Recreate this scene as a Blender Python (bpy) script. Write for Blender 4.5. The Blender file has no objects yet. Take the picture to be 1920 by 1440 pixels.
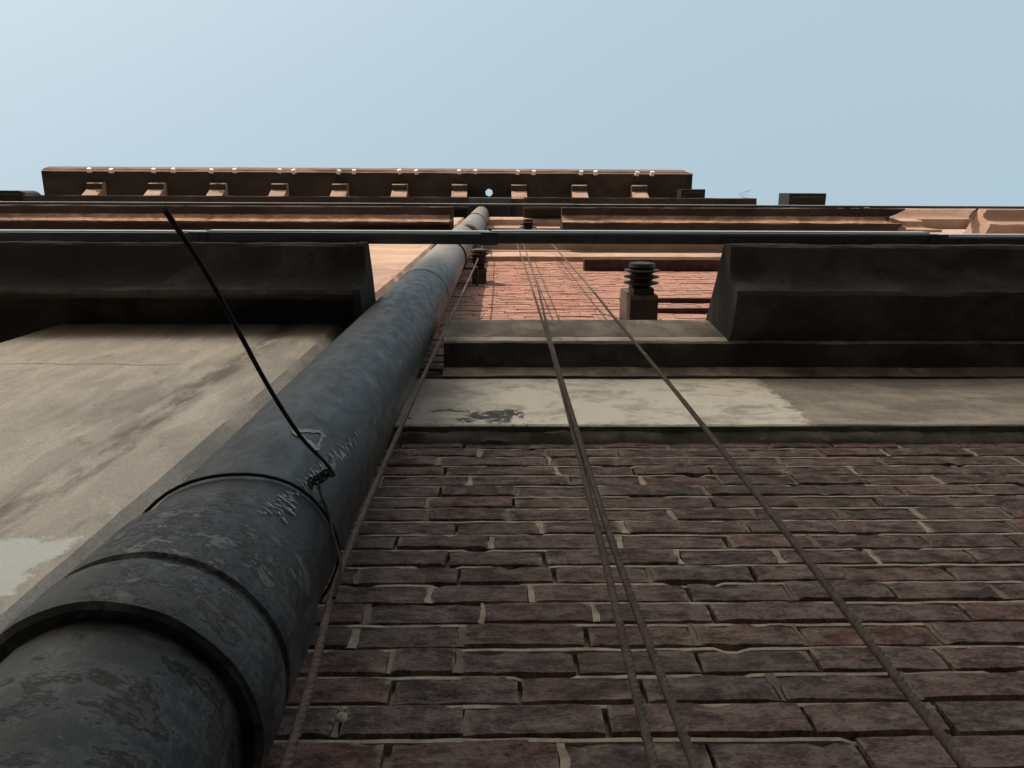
import bpy, bmesh, math, random
from mathutils import Vector, Matrix, noise

# ------------------------------------------------------------------ camera / light / exposure
# world: X to the right along the facade, Y into the facade (brick face at y = WALL), Z up; eye at the origin
WALL = 0.83
GROUND = -1.55
scene = bpy.context.scene
C = scene.collection

cam_data = bpy.data.cameras.new('camera')
cam = bpy.data.objects.new('camera', cam_data)
C.objects.link(cam)
cam_data.sensor_width = 36.0
cam_data.lens = 27.0
cam_data.clip_start = 0.02
cam_data.clip_end = 2000.0
zc = Vector((-27, 368, -1440)).normalized()
xc = Vector((1, 0, -27 / 1440)).normalized()
yc = zc.cross(xc)
cam.matrix_world = Matrix((xc, yc, zc)).to_4x4()
scene.camera = cam

SUN_EL = math.radians(22)
SUN_AZ = math.radians(31)          # to the left of the facade's normal
to_sun = Vector((-math.sin(SUN_AZ) * math.cos(SUN_EL), -math.cos(SUN_AZ) * math.cos(SUN_EL), math.sin(SUN_EL)))

world = bpy.data.worlds.new('World')
scene.world = world
world.use_nodes = True
wn = world.node_tree
for n in list(wn.nodes):
    wn.nodes.remove(n)
out = wn.nodes.new('ShaderNodeOutputWorld')
bg = wn.nodes.new('ShaderNodeBackground')
sky = wn.nodes.new('ShaderNodeTexSky')
sky.sky_type = 'NISHITA'
sky.sun_disc = False
sky.sun_elevation = SUN_EL
sky.sun_rotation = math.atan2(to_sun.x, to_sun.y)
sky.air_density = 1.5
sky.dust_density = 9.0
sky.ozone_density = 1.0
sky.altitude = 0
bg.inputs['Strength'].default_value = 0.15
haze_mix = wn.nodes.new('ShaderNodeMix')           # even, milky city air over the clear sky
haze_mix.data_type = 'RGBA'
haze_mix.inputs[0].default_value = 0.70
haze_mix.inputs[7].default_value = (1.47, 1.90, 2.08, 1)
wn.links.new(sky.outputs['Color'], haze_mix.inputs[6])
wn.links.new(haze_mix.outputs[2], bg.inputs['Color'])
wn.links.new(bg.outputs['Background'], out.inputs['Surface'])

sun_data = bpy.data.lights.new('sun', 'SUN')
sun_data.energy = 2.0
sun_data.angle = math.radians(0.5)
sun_data.color = (1.0, 0.77, 0.63)
sun = bpy.data.objects.new('sun', sun_data)
C.objects.link(sun)
sun.rotation_euler = to_sun.to_track_quat('Z', 'Y').to_euler()
sun.location = to_sun * 60

scene.view_settings.view_transform = 'Standard'
scene.view_settings.look = 'None'
scene.view_settings.gamma = 1.0
scene.view_settings.use_curve_mapping = False
scene.view_settings.exposure = 1.2

random.seed(11)
R = random.random
U = random.uniform

# ------------------------------------------------------------------ object helpers
def empty(name, loc, label, cat, group=None):
    o = bpy.data.objects.new(name, None)
    o.empty_display_size = 0.2
    o.location = loc
    C.objects.link(o)
    return tag(o, label, cat, group)

def tag(o, label=None, cat=None, group=None, kind=None):
    if label: o['label'] = label
    if cat: o['category'] = cat
    if group: o['group'] = group
    if kind: o['kind'] = kind
    return o

ROOT = {}
def world_loc(o):
    v = o.location.copy()
    while o.parent:
        o = o.parent
        v += o.location
    return v

def adopt(o, parent):
    """parent without moving: things here are only translated, never rotated"""
    o.location = o.location - world_loc(parent)
    o.parent = parent
    return o

class MB:
    def __init__(self):
        self.v = []; self.f = []; self.col = []
    def add(self, verts, faces, rnd=None):
        b = len(self.v)
        self.v += [tuple(p) for p in verts]
        self.f += [tuple(i + b for i in f) for f in faces]
        if rnd is not None:
            self.col += [rnd] * len(verts)
        return self
    def box(self, x0, x1, y0, y1, z0, z1, rnd=None):
        vs = [(x, y, z) for z in (z0, z1) for y in (y0, y1) for x in (x0, x1)]
        return self.add(vs, [(0, 2, 3, 1), (4, 5, 7, 6), (0, 1, 5, 4), (2, 6, 7, 3), (0, 4, 6, 2), (1, 3, 7, 5)], rnd)
    def prof(self, pr, x0, x1, step=0.08, amp=0.0, freq=3.0, seed=0, slant=None, rag=(0, 0)):
        """closed (y, z) outline swept along X with worn, uneven edges"""
        n = max(1, int(abs(x1 - x0) / step))
        k = len(pr)
        vs = []; fs = []
        for i in range(n + 1):
            x = x0 + (x1 - x0) * i / n
            for j, (y, z) in enumerate(pr):
                dx = 0.0
                dy = amp * noise.noise(Vector((x * freq, j * 1.7, seed))) + amp * .6 * noise.noise(Vector((x * freq * 5, j * 1.7, seed + 5)))
                dz = amp * noise.noise(Vector((x * freq, j * 1.7, seed + 9))) + amp * .6 * noise.noise(Vector((x * freq * 5, j * 1.7, seed + 14)))
                if i == 0 and rag[0]: dx = rag[0] * noise.noise(Vector((y * 9, z * 9, seed)))
                if i == n and rag[1]: dx = rag[1] * noise.noise(Vector((y * 9, z * 9, seed)))
                vs.append((x + dx, y + dy, z + dz))
        for i in range(n):
            for j in range(k):
                a = i * k + j; b = i * k + (j + 1) % k
                fs.append((a, b, b + k, a + k))
        fs.append(tuple(range(k)))
        fs.append(tuple(reversed(range(n * k, n * k + k))))
        return self.add(vs, fs)
    def tube(self, pts, rad, sides=10, lobes=0, pitch=0.03, depth=0.18, caps=True):
        """round bar through points; lobes > 0 twists the section into a laid rope"""
        pts = [Vector(p) for p in pts]
        n = len(pts)
        vs = []; fs = []
        s = 0.0
        prev = None
        for i, p in enumerate(pts):
            t = (pts[min(i + 1, n - 1)] - pts[max(i - 1, 0)]).normalized()
            if prev is None:
                a = t.orthogonal().normalized()
            else:
                a = (prev - t * prev.dot(t)).normalized()
            prev = a
            b = t.cross(a)
            if i: s += (p - pts[i - 1]).length
            r0 = rad[i] if isinstance(rad, (list, tuple)) else rad
            for q in range(sides):
                th = 2 * math.pi * q / sides
                r = r0
                if lobes:
                    r = r0 * (1 + depth * math.cos(lobes * (th - 2 * math.pi * s / pitch)))
                vs.append(p + a * (r * math.cos(th)) + b * (r * math.sin(th)))
        for i in range(n - 1):
            for q in range(sides):
                q2 = (q + 1) % sides
                fs.append((i * sides + q, i * sides + q2, (i + 1) * sides + q2, (i + 1) * sides + q))
        if caps:
            fs.append(tuple(reversed(range(sides))))
            fs.append(tuple(range((n - 1) * sides, n * sides)))
        return self.add(vs, fs)
    def lathe(self, cx, cy, pr, sides=64, axis='z', wob=0.0, seed=0):
        """(radius, height) outline turned about a vertical (or, axis 'y', an outward) axis"""
        vs = []; fs = []
        for (r, z) in pr:
            for q in range(sides):
                th = 2 * math.pi * q / sides
                rr = r + wob * noise.noise(Vector((math.cos(th) * 3, math.sin(th) * 3, z * 6 + seed)))
                if axis == 'z':
                    vs.append((cx + rr * math.cos(th), cy + rr * math.sin(th), z))
                else:
                    vs.append((cx + rr * math.cos(th), z, cy + rr * math.sin(th)))
        n = len(pr)
        for i in range(n - 1):
            for q in range(sides):
                q2 = (q + 1) % sides
                fs.append((i * sides + q, i * sides + q2, (i + 1) * sides + q2, (i + 1) * sides + q))
        fs.append(tuple(reversed(range(sides))))
        fs.append(tuple(range((n - 1) * sides, n * sides)))
        return self.add(vs, fs)
    def mesh(self, name, mat, smooth=None, fix=True):
        me = bpy.data.meshes.new(name)
        me.from_pydata(self.v, [], self.f)
        if fix:
            bm = bmesh.new(); bm.from_mesh(me)
            bmesh.ops.recalc_face_normals(bm, faces=bm.faces)
            bm.to_mesh(me); bm.free()
        if self.col and len(self.col) == len(self.v):
            at = me.attributes.new('tone', 'FLOAT', 'POINT')
            at.data.foreach_set('value', self.col)
        me.materials.append(mat)
        if smooth is not None:
            me.shade_smooth()
            me.set_sharp_from_angle(angle=math.radians(smooth))
        me.update()
        return me
    def obj(self, name, mat, parent=None, smooth=None, origin=None, fix=True):
        if origin is None:
            xs = [p[0] for p in self.v]; ys = [p[1] for p in self.v]; zs = [p[2] for p in self.v]
            origin = ((min(xs) + max(xs)) / 2, (min(ys) + max(ys)) / 2, min(zs))
        o3 = Vector(origin)
        self.v = [(p[0] - o3.x, p[1] - o3.y, p[2] - o3.z) for p in self.v]
        o = bpy.data.objects.new(name, self.mesh(name, mat, smooth, fix))
        o.location = o3
        C.objects.link(o)
        if parent is not None:
            adopt(o, parent)
        return o

def spline(pts, n=12):
    """Catmull-Rom through the points"""
    P = [Vector(p) for p in pts]
    P = [P[0] * 2 - P[1]] + P + [P[-1] * 2 - P[-2]]
    res = []
    for i in range(1, len(P) - 2):
        for k in range(n):
            t = k / n
            a, b, c, d = P[i - 1], P[i], P[i + 1], P[i + 2]
            res.append(0.5 * ((2 * b) + (c - a) * t + (2 * a - 5 * b + 4 * c - d) * t * t + (3 * b - a - 3 * c + d) * t ** 3))
    res.append(P[-2])
    return res

# ------------------------------------------------------------------ materials
class NT:
    def __init__(self, name):
        self.m = bpy.data.materials.new(name)
        self.m.use_nodes = True
        self.t = self.m.node_tree
        self.b = self.t.nodes['Principled BSDF']
        self.pos = self.n('ShaderNodeNewGeometry').outputs['Position']
    def n(self, kind, **kw):
        nd = self.t.nodes.new(kind)
        for k, v in kw.items(): setattr(nd, k, v)
        return nd
    def link(self, a, b): self.t.links.new(a, b)
    def put(self, sock, val):
        if hasattr(val, 'is_output'): self.link(val, sock)
        else: sock.default_value = val
    def scaled(self, vec, s, off=(0, 0, 0)):
        nd = self.n('ShaderNodeMapping')
        nd.inputs['Scale'].default_value = s
        nd.inputs['Location'].default_value = off
        self.link(vec, nd.inputs['Vector'])
        return nd.outputs[0]
    def noise(self, vec, scale=1.0, detail=6, rough=0.6, dist=0.0):
        nd = self.n('ShaderNodeTexNoise')
        nd.inputs['Scale'].default_value = scale
        nd.inputs['Detail'].default_value = detail
        nd.inputs['Roughness'].default_value = rough
        nd.inputs['Distortion'].default_value = dist
        self.link(vec, nd.inputs['Vector'])
        return nd.outputs['Fac']
    def step(self, val, lo, hi, to0=0.0, to1=1.0, smooth=True):
        nd = self.n('ShaderNodeMapRange')
        nd.interpolation_type = 'SMOOTHSTEP' if smooth else 'LINEAR'
        self.put(nd.inputs['Value'], val)
        nd.inputs['From Min'].default_value = lo; nd.inputs['From Max'].default_value = hi
        nd.inputs['To Min'].default_value = to0; nd.inputs['To Max'].default_value = to1
        return nd.outputs['Result']
    def math(self, op, a, b=0.0):
        nd = self.n('ShaderNodeMath', operation=op)
        self.put(nd.inputs[0], a); self.put(nd.inputs[1], b)
        return nd.outputs[0]
    def mix(self, fac, a, b):
        nd = self.n('ShaderNodeMix', data_type='RGBA')
        self.put(nd.inputs[0], fac)
        for s, v in ((6, a), (7, b)):
            if hasattr(v, 'is_output'): self.link(v, nd.inputs[s])
            else: nd.inputs[s].default_value = (*v, 1)
        return nd.outputs[2]
    def mul(self, col, val):
        nd = self.n('ShaderNodeVectorMath', operation='SCALE')
        self.link(col, nd.inputs[0]); self.put(nd.inputs['Scale'], val)
        return nd.outputs[0]
    def sep(self, vec):
        nd = self.n('ShaderNodeSeparateXYZ')
        self.link(vec, nd.inputs[0])
        return nd.outputs
    def ramp(self, fac, stops):
        nd = self.n('ShaderNodeValToRGB')
        cr = nd.color_ramp
        while len(cr.elements) < len(stops): cr.elements.new(0.5)
        for e, (p, c) in zip(cr.elements, stops):
            e.position = p; e.color = (*c, 1)
        self.put(nd.inputs[0], fac)
        return nd.outputs[0]
    def bump(self, height, strength=0.5, dist=0.01):
        nd = self.n('ShaderNodeBump')
        nd.inputs['Strength'].default_value = strength
        nd.inputs['Distance'].default_value = dist
        self.link(height, nd.inputs['Height'])
        self.link(nd.outputs[0], self.b.inputs['Normal'])
    def done(self, col, rough=0.85, metal=0.0, spec=0.4):
        self.put(self.b.inputs['Base Color'], col if hasattr(col, 'is_output') else (*col, 1))
        self.put(self.b.inputs['Roughness'], rough)
        self.b.inputs['Metallic'].default_value = metal
        self.b.inputs['Specular IOR Level'].default_value = spec
        return self.m

def brick_material(name, from_attr, pale=False):
    k = NT(name)
    if from_attr:
        a = k.n('ShaderNodeAttribute', attribute_name='tone')
        rnd = a.outputs['Fac']
        vec = k.pos
    else:
        oi = k.n('ShaderNodeObjectInfo')
        rnd = oi.outputs['Random']
        vec = k.pos
    base = k.ramp(rnd, [(0.0, (.158, .114, .108)), (.25, (.168, .116, .108)), (.5, (.180, .120, .110)), (.78, (.192, .122, .110)), (.95, (.225, .122, .104)), (1.0, (.22, .170, .150))])
    if pale:
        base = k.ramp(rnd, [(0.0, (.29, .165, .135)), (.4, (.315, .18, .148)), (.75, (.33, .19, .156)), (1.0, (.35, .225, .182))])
    n1 = k.noise(k.scaled(vec, (14, 14, 34)), 1.0, 8, .68)
    n2 = k.noise(k.scaled(vec, (55, 55, 130)), 1.0, 6, .7)
    n3 = k.noise(k.scaled(vec, (2.2, 2.2, 3.2)), 1.0, 4, .55)
    c = k.mix(k.step(n1, .40, .66), k.mul(base, 1.15), k.mul(base, .62 if pale else .45))
    c = k.mix(k.step(n1, .46, .30, 0, .5), c, (.32, .21, .17) if pale else (.29, .235, .215))
    grit = k.noise(k.scaled(vec, (120, 120, 200)), 1.0, 4, .7)
    if not pale:
        c = k.mul(c, k.step(grit, .34, .66, .82, 1.50))
        blot = k.noise(k.scaled(vec, (19, 19, 30), (4, 2, 9)), 1.0, 7, .7)
        c = k.mix(k.step(blot, .50, .62, 0, .6), c, (.34, .275, .245))
        c = k.mix(k.step(blot, .44, .30, 0, .75), c, (.040, .034, .032))
    if not from_attr:
        # lime wiped over the arrises and ends of the brick
        gx, gy, gz = k.sep(k.n('ShaderNodeTexCoord').outputs['Generated'])
        ax = k.math('MULTIPLY', k.math('SUBTRACT', .5, k.math('ABSOLUTE', k.math('SUBTRACT', gx, .5))), .20)
        az = k.math('MULTIPLY', k.math('SUBTRACT', .5, k.math('ABSOLUTE', k.math('SUBTRACT', gz, .5))), .07)
        ed = k.math('MINIMUM', ax, k.math('ADD', az, .006))
        sm = k.noise(k.scaled(vec, (9, 9, 24)), 1.0, 9, .72)
        lime = k.math('ADD', sm, k.math('MULTIPLY', ed, -11.0))
        c = k.mix(k.step(lime, .43, .56, 0, .7), c, (.40, .33, .27))
        pit = k.noise(k.scaled(vec, (70, 70, 110)), 1.0, 3, .6)
        c = k.mix(k.step(pit, .66, .72, 0, .8), c, (.022, .019, .018))
    # soot in wide drifts, lime bloom in specks
    c = k.mix(k.step(n3, .48, .68, 0, .15 if pale else .35), c, (.095, .080, .074))
    c = k.mix(k.step(n2, .64, .78, 0, .6), c, (.44, .37, .31))
    nb = k.noise(k.scaled(vec, (40, 40, 40)), 1.0, 9, .75)
    h = k.math('ADD', nb, k.math('MULTIPLY', n1, 1.6))
    k.bump(h, .35 if pale else 1.0, .012)
    return k.done(c, .9, spec=.2)

def mortar_material(name='lime_mortar', d=1.0):
    k = NT(name)
    n1 = k.noise(k.pos, 28, 8, .7)
    n2 = k.noise(k.pos, 3.0, 4, .6)
    c = k.mix(k.step(n1, .35, .65), (.34, .28, .225), (.54, .45, .36))
    c = k.mix(k.step(n2, .50, .70, 0, .6), c, (.22, .19, .16))
    c = k.mul(c, d)
    k.bump(k.noise(k.pos, 90, 8, .75), .9, .006)
    return k.done(c, .95, spec=.15)

def plaster_material(name, light, mid, dark, patches=None, streak=(5.5, 5.5, .9), bias=0.0, bumpd=.006):
    """limewash over cement: vertical stains, blotches and pitting"""
    k = NT(name)
    st = k.noise(k.scaled(k.pos, streak), 1.0, 7, .62, .6)
    bl = k.noise(k.scaled(k.pos, (1.7, 1.7, 1.1)), 1.0, 5, .6, .8)
    fi = k.noise(k.pos, 60, 8, .75)
    c = k.mix(k.step(st, .40 + bias, .56 + bias), light, mid)
    c = k.mix(k.step(k.noise(k.scaled(k.pos, (streak[0] * .45, streak[1] * .45, streak[2] * .6), (3, 1, 7)), 1.0, 5, .55, .4), .52, .64, 0, .6), c, dark)
    c = k.mix(k.step(bl, .50 + bias, .70 + bias, 0, .75), c, dark)
    c = k.mix(k.step(k.noise(k.scaled(k.pos, (16, 16, 7)), 1.0, 6, .7), .56, .72, 0, .55), c, dark)
    gr = k.noise(k.scaled(k.pos, (150, 150, 110)), 1.0, 5, .7)
    c = k.mix(k.step(gr, .40, .62, 0, .45), c, k.mul(c, .62))
    c = k.mix(k.step(fi, .58, .70, 0, .7), c, k.mul(c, .4))
    c = k.mix(k.step(k.noise(k.pos, 21, 9, .74), .57, .68, 0, .5), c, k.mul(c, .55))
    if patches: c = patches(k, c)
    h = k.math('ADD', fi, k.math('MULTIPLY', st, .8))
    k.bump(h, .8, bumpd)
    return k.done(c, .92, spec=.2)

def pilaster_patches(k, c):
    x, y, z = k.sep(k.pos)
    e = k.math('MULTIPLY', k.math('SUBTRACT', k.noise(k.pos, 22, 8, .72), .5), .16)
    zz = k.math('ADD', z, e)
    xx = k.math('ADD', x, e)
    up = k.step(zz, 1.245, 1.262, 1, 0)
    dn = k.step(zz, 1.015, 1.03)
    rt = k.step(xx, -.745, -.735, 1, 0)
    m = k.math('MULTIPLY', k.math('MULTIPLY', up, dn), rt)
    m = k.math('MULTIPLY', m, k.step(k.noise(k.pos, 75, 5, .7), .62, .70, 1, .15))
    c = k.mix(m, c, (.97, .955, .92))
    # old run-off stain beside the clean arris strip
    w_ = k.math('ADD', x, k.math('MULTIPLY', k.math('SUBTRACT', k.noise(k.scaled(k.pos, (5, 5, 1.6)), 1, 6, .62), .5), .16))
    sa = k.math('MULTIPLY', k.step(w_, -1.03, -.93), k.step(w_, -.90, -.84, 1, 0))
    sa = k.math('MULTIPLY', sa, k.step(k.noise(k.scaled(k.pos, (14, 14, 4)), 1, 7, .7), .35, .60))
    c = k.mix(k.math('MULTIPLY', sa, k.step(z, 1.15, 1.30, 0, .9)), c, (.27, .235, .21))
    # hairline crack across the render
    zc_ = k.math('ADD', z, k.math('MULTIPLY', k.noise(k.scaled(k.pos, (7, 7, 0)), 1, 5, .6), .07))
    d = k.math('ABSOLUTE', k.math('SUBTRACT', zc_, 2.66))
    cr = k.math('MULTIPLY', k.step(d, .0, .006, 1, 0), k.step(x, -1.18, -1.05, 1, 0))
    c = k.mix(cr, c, (.06, .05, .045))
    return c

def band_patches(k, c):
    x, y, z = k.sep(k.pos)
    e = k.math('MULTIPLY', k.math('SUBTRACT', k.noise(k.pos, 14, 8, .7), .5), .22)
    xx = k.math('ADD', x, e)
    big = k.noise(k.scaled(k.pos, (6, 6, 9)), 1, 9, .74, .4)
    ww = k.math('MULTIPLY', k.step(xx, 1.07, 1.09, 1, 0), k.step(xx, -.26, .05))
    ww = k.math('MULTIPLY', ww, k.step(big, .46, .64, 1, .3))
    c = k.mix(ww, c, (.93, .86, .76))
    pat = k.math('MULTIPLY', k.step(xx, .08, .10, 1, 0), k.math('MULTIPLY', k.step(k.math('ADD', z, e), 2.66, 2.67, 1, 0), k.step(big, .5, .56)))
    c = k.mix(pat, c, (.12, .11, .10))
    return c

def metal_paint(name, col, col2, rough, spec=.5, rust=.0, bumps=.3, metal=0.0, scl=1.0):
    k = NT(name)
    n1 = k.noise(k.pos, 9 * scl, 7, .65)
    n2 = k.noise(k.pos, 45 * scl, 7, .7)
    c = k.mix(k.step(n1, .4, .65), col, col2)
    if rust > 0:
        c = k.mix(k.step(k.noise(k.pos, 17 * scl, 8, .72), .66 - rust * .25, .72 - rust * .2), c, (.095, .042, .022))
    k.bump(k.math('ADD', n2, n1), bumps, .004)
    return k.done(c, k.step(n2, .3, .7, rough - .08, rough + .12), metal, spec)

def pipe_material():
    """blue-grey oil paint over cast iron, flaked to primer and rust, thicker wear low down"""
    k = NT('pipe_paint')
    x, y, z = k.sep(k.pos)
    brush = k.noise(k.scaled(k.pos, (24, 24, 13)), 1, 8, .7, .2)
    blot = k.noise(k.scaled(k.pos, (6, 6, 3.4)), 1, 7, .66, .7)
    fine = k.noise(k.pos, 110, 6, .7)
    c = k.mix(k.step(blot, .40, .62), (.007, .009, .0105), (.014, .017, .019))
    c = k.mix(k.step(brush, .56, .70, 0, .8), c, (.007, .008, .009))
    c = k.mix(k.step(brush, .38, .28, 0, .5), c, (.070, .075, .078))
    # flaked zone: from the socket downwards
    low = k.step(z, 1.16, .93)
    fl = k.noise(k.scaled(k.pos, (8, 8, 15)), 1, 10, .72, .15)
    c = k.mix(k.math('MULTIPLY', low, k.step(fl, .48, .60, 0, .85)), c, (.080, .079, .077))
    c = k.mix(k.math('MULTIPLY', low, k.step(fl, .57, .60, 0, .9)), c, (.038, .026, .020))
    c = k.mix(k.math('MULTIPLY', low, k.step(brush, .55, .6)), c, (.030, .030, .032))
    c = k.mix(k.math('MULTIPLY', low, k.step(k.noise(k.pos, 62, 8, .75), .62, .68)), c, (.12, .11, .098))
    # crusted, peeling coats on the lowest lengths
    crust = k.noise(k.scaled(k.pos, (26, 26, 40), (2, 5, 1)), 1, 9, .76, .15)
    zone = k.math('MULTIPLY', low, k.step(k.noise(k.scaled(k.pos, (5, 5, 4), (7, 3, 2)), 1, 3, .5), .42, .56))
    cm = k.math('MULTIPLY', zone, k.step(crust, .50, .56))
    c = k.mix(k.math('MULTIPLY', cm, .85), c, (.115, .108, .100))
    c = k.mix(k.math('MULTIPLY', zone, k.step(crust, .44, .38, 0, .9)), c, (.012, .012, .012))
    sc_ = k.noise(k.scaled(k.pos, (60, 60, 200)), 1, 4, .7, .4)
    c = k.mix(k.step(sc_, .66, .72, 0, .7), c, (.10, .105, .107))
    ch_ = k.noise(k.scaled(k.pos, (34, 34, 22)), 1, 9, .72)
    c = k.mix(k.step(ch_, .60, .64, 0, .8), c, (.012, .012, .013))
    # paler grey towards the top
    c = k.mix(k.step(z, 4.6, 5.8, 0, .75), c, (.23, .215, .20))
    h = k.math('ADD', k.math('MULTIPLY', brush, 1.0), k.math('ADD', k.math('MULTIPLY', fine, .35), k.math('MULTIPLY', k.math('MULTIPLY', low, k.step(fl, .56, .62)), .6)))
    h = k.math('ADD', h, k.math('MULTIPLY', cm, 1.2))
    k.bump(h, .85, .004)
    return k.done(c, k.step(brush, .3, .7, .36, .60), 0, .42)

def rope_material():
    k = NT('rusty_wire_rope')
    n1 = k.noise(k.pos, 60, 6, .7)
    c = k.mix(k.step(n1, .35, .65), (.062, .044, .036), (.12, .085, .068))
    k.bump(n1, .4, .002)
    return k.done(c, .75, .15, .3)

M = {
    'brick': brick_material('old_brick', False),
    'brick_far': brick_material('old_brick_field', True),
    'brick_up': brick_material('pale_brick_field', True, True),
    'mortar': mortar_material(),
    'mortar_old': mortar_material('sooty_mortar', .5),
    'pilaster': plaster_material('pilaster_render', (.93, .82, .715), (.77, .685, .605), (.45, .41, .375), pilaster_patches, (9, 9, 2.4), .02),
    'band': plaster_material('band_render', (.58, .50, .43), (.45, .395, .345), (.27, .24, .215), band_patches, (4.0, 4.0, 9)),
    'sill': plaster_material('sill_render', (.44, .37, .305), (.27, .23, .195), (.09, .08, .07), None, (5, 5, 3)),
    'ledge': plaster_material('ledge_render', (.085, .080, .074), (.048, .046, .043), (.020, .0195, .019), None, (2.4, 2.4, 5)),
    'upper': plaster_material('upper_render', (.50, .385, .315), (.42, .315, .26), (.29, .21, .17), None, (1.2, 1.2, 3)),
    'eave': plaster_material('soffit_shade_render', (.075, .060, .056), (.052, .045, .043), (.03, .028, .028), None, (.9, .9, 3)),  # darker render: shade of soffits and undersides put into its colour
    'fascia': plaster_material('fascia_render', (.22, .155, .138), (.17, .122, .11), (.11, .085, .078), None, (1.2, 1.2, 5)),
    'cement_dark': plaster_material('cement_and_shade', (.16, .145, .128), (.105, .096, .085), (.06, .056, .05)),
    'lip': plaster_material('sunlit_lip_render', (.48, .32, .24), (.34, .22, .165), (.12, .088, .072), None, (6, 6, 9)),  # lighter render: sunlight on the lips put into its colour
    'pipe': pipe_material(),
    'iron': metal_paint('black_iron', (.018, .018, .019), (.035, .032, .03), .55, .4, .25),
    'conduit': metal_paint('conduit_paint', (.030, .036, .042), (.045, .052, .058), .16, .6, .0, .05),
    'glint_white': metal_paint('painted_glint_white', (.74, .76, .77), (.80, .81, .81), .3, .5, 0, .03),  # sky reflection and sunlight put into a white colour
    'cable': metal_paint('black_cable', (.010, .010, .011), (.016, .016, .016), .75, .15, 0, .15),
    'rope': rope_material(),
    'porcelain': metal_paint('brown_porcelain', (.040, .024, .019), (.065, .036, .028), .5, .35, .3, .4),
    'concrete': plaster_material('bracket_concrete', (.13, .11, .095), (.085, .074, .064), (.045, .04, .036)),
    'timber': metal_paint('dark_timber', (.045, .032, .026), (.075, .052, .042), .8, .2, 0, .6),
    'boxmetal': metal_paint('dark_box_paint', (.010, .013, .018), (.014, .018, .023), .6, .3, 0, .2),
    'paint': metal_paint('white_paint_marks', (.20, .21, .205), (.42, .42, .395), .8, .2, 0, .4, 0, 6),
    'asphalt': metal_paint('dusty_road', (.15, .138, .122), (.19, .172, .152), .9, .2, 0, .6),
    'paving': plaster_material('paving_stone', (.16, .15, .135), (.12, .112, .10), (.08, .075, .07)),
    'opposite': plaster_material('opposite_render', (.62, .56, .48), (.52, .47, .40), (.36, .32, .28)),
    'glass': metal_paint('window_glass', (.02, .024, .028), (.03, .034, .038), .08, .6, 0, .02),
    'frame': metal_paint('window_paint', (.16, .20, .17), (.2, .235, .2), .5, .4),
    'leaf': metal_paint('weed_leaf', (.05, .07, .025), (.08, .09, .035), .7, .3),
}

# ------------------------------------------------------------------ ground
g = MB().box(-300, 300, -300, 300, GROUND - .4, GROUND).obj('street', M['asphalt'])
tag(g, kind='structure')
pv = MB().box(-16, 16, -.75, WALL - .02, GROUND - .1, GROUND + .13).obj('pavement', M['paving'])
tag(pv, kind='structure')

# ------------------------------------------------------------------ the old building
XL, XR = -12.0, 13.0
FL = 6.6                                    # storey height
bld = empty('old_building', (0, WALL, GROUND), 'tall old brick and plaster building seen steeply from below', 'building')

# the body behind the facing
MB().box(XL, XR, WALL + .12, WALL + 11, GROUND, 17.2).obj('core_wall', M['upper'], bld)
MB().box(-10.6, 4.5, WALL + .02, WALL + 9, 17.203, 20.2).obj('attic_wall', M['upper'], bld)

# --- brickwork
BW0, BW1 = -.72, 6.0                        # brick bay between the pilaster and the right end
COURSE = .0807
Z0 = 1.026                                  # a bed joint
Z_BAND = 2.48
wall = MB()
wall.box(BW0, BW1, WALL + .024, WALL + .119, GROUND, 9.1)
brick_wall = wall.obj('brick_wall', M['mortar'], bld)

def brick_geo(L, H, seed, worn=1.0, nx=9, nz=2, depth=.03):
    """one worn brick: uneven front (nx by nz cells), wavy arrises, shallow returns; front faces -y at y = 0"""
    rs = random.Random(seed)
    vs = []; fs = []
    o = seed * 3.7
    for j in range(nz + 1):
        for i in range(nx + 1):
            u = i / nx; w = j / nz
            x = (u - .5) * L; z = w * H
            ex = i in (0, nx); ez = j in (0, nz)
            y = .0022 * worn * noise.noise(Vector((x * 22, z * 40, o)))
            if ex or ez: y += rs.uniform(.0002, .0022) * worn
            if ex and ez: y += .002 * worn
            if ex: x += (-1 if i else 1) * rs.uniform(0, .004) * worn
            if ez:
                z += .0017 * worn * noise.noise(Vector((x * 14, j * 5.0, o))) + rs.uniform(-.0012, .0012) * worn
                if rs.random() < .08: z += (-1 if j else 1) * .005 * worn; y += .003 * worn
            vs.append((x, y, z))
    W = nx + 1
    for j in range(nz):
        for i in range(nx):
            a = j * W + i
            fs.append((a, a + 1, a + W + 1, a + W))
    ring = [i for i in range(W)] + [j * W + nx for j in range(1, nz + 1)] + [nz * W + i for i in range(nx - 1, -1, -1)] + [j * W for j in range(nz - 1, 0, -1)]
    b = len(vs)
    for r in ring:
        x, y, z = vs[r]
        vs.append((x, depth, z))
    n = len(ring)
    for q in range(n):
        q2 = (q + 1) % n
        fs.append((ring[q2], ring[q], b + q, b + q2))
    return vs, fs

BRICK_L = .196
variants = []
for s in range(28):
    v, f = brick_geo(BRICK_L, COURSE - .0160, s)
    mb = MB().add(v, f)
    variants.append(mb.mesh('brick', M['brick'], 28))

def course_layout(k, x0, x1):
    """joint positions along a course"""
    rs = random.Random(1000 + k)
    pos = x0 - (.111 if k % 2 else 0) + rs.uniform(-.025, .025)
    res = []
    while pos < x1:
        L = .222 + rs.uniform(-.016, .016)
        if rs.random() < .05: L *= .55
        elif rs.random() < .22: L *= rs.uniform(1.2, 1.55)
        a, b = max(pos, x0), min(pos + L, x1)
        if b - a > .04: res.append((a, b))
        pos += L
    return res

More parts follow.
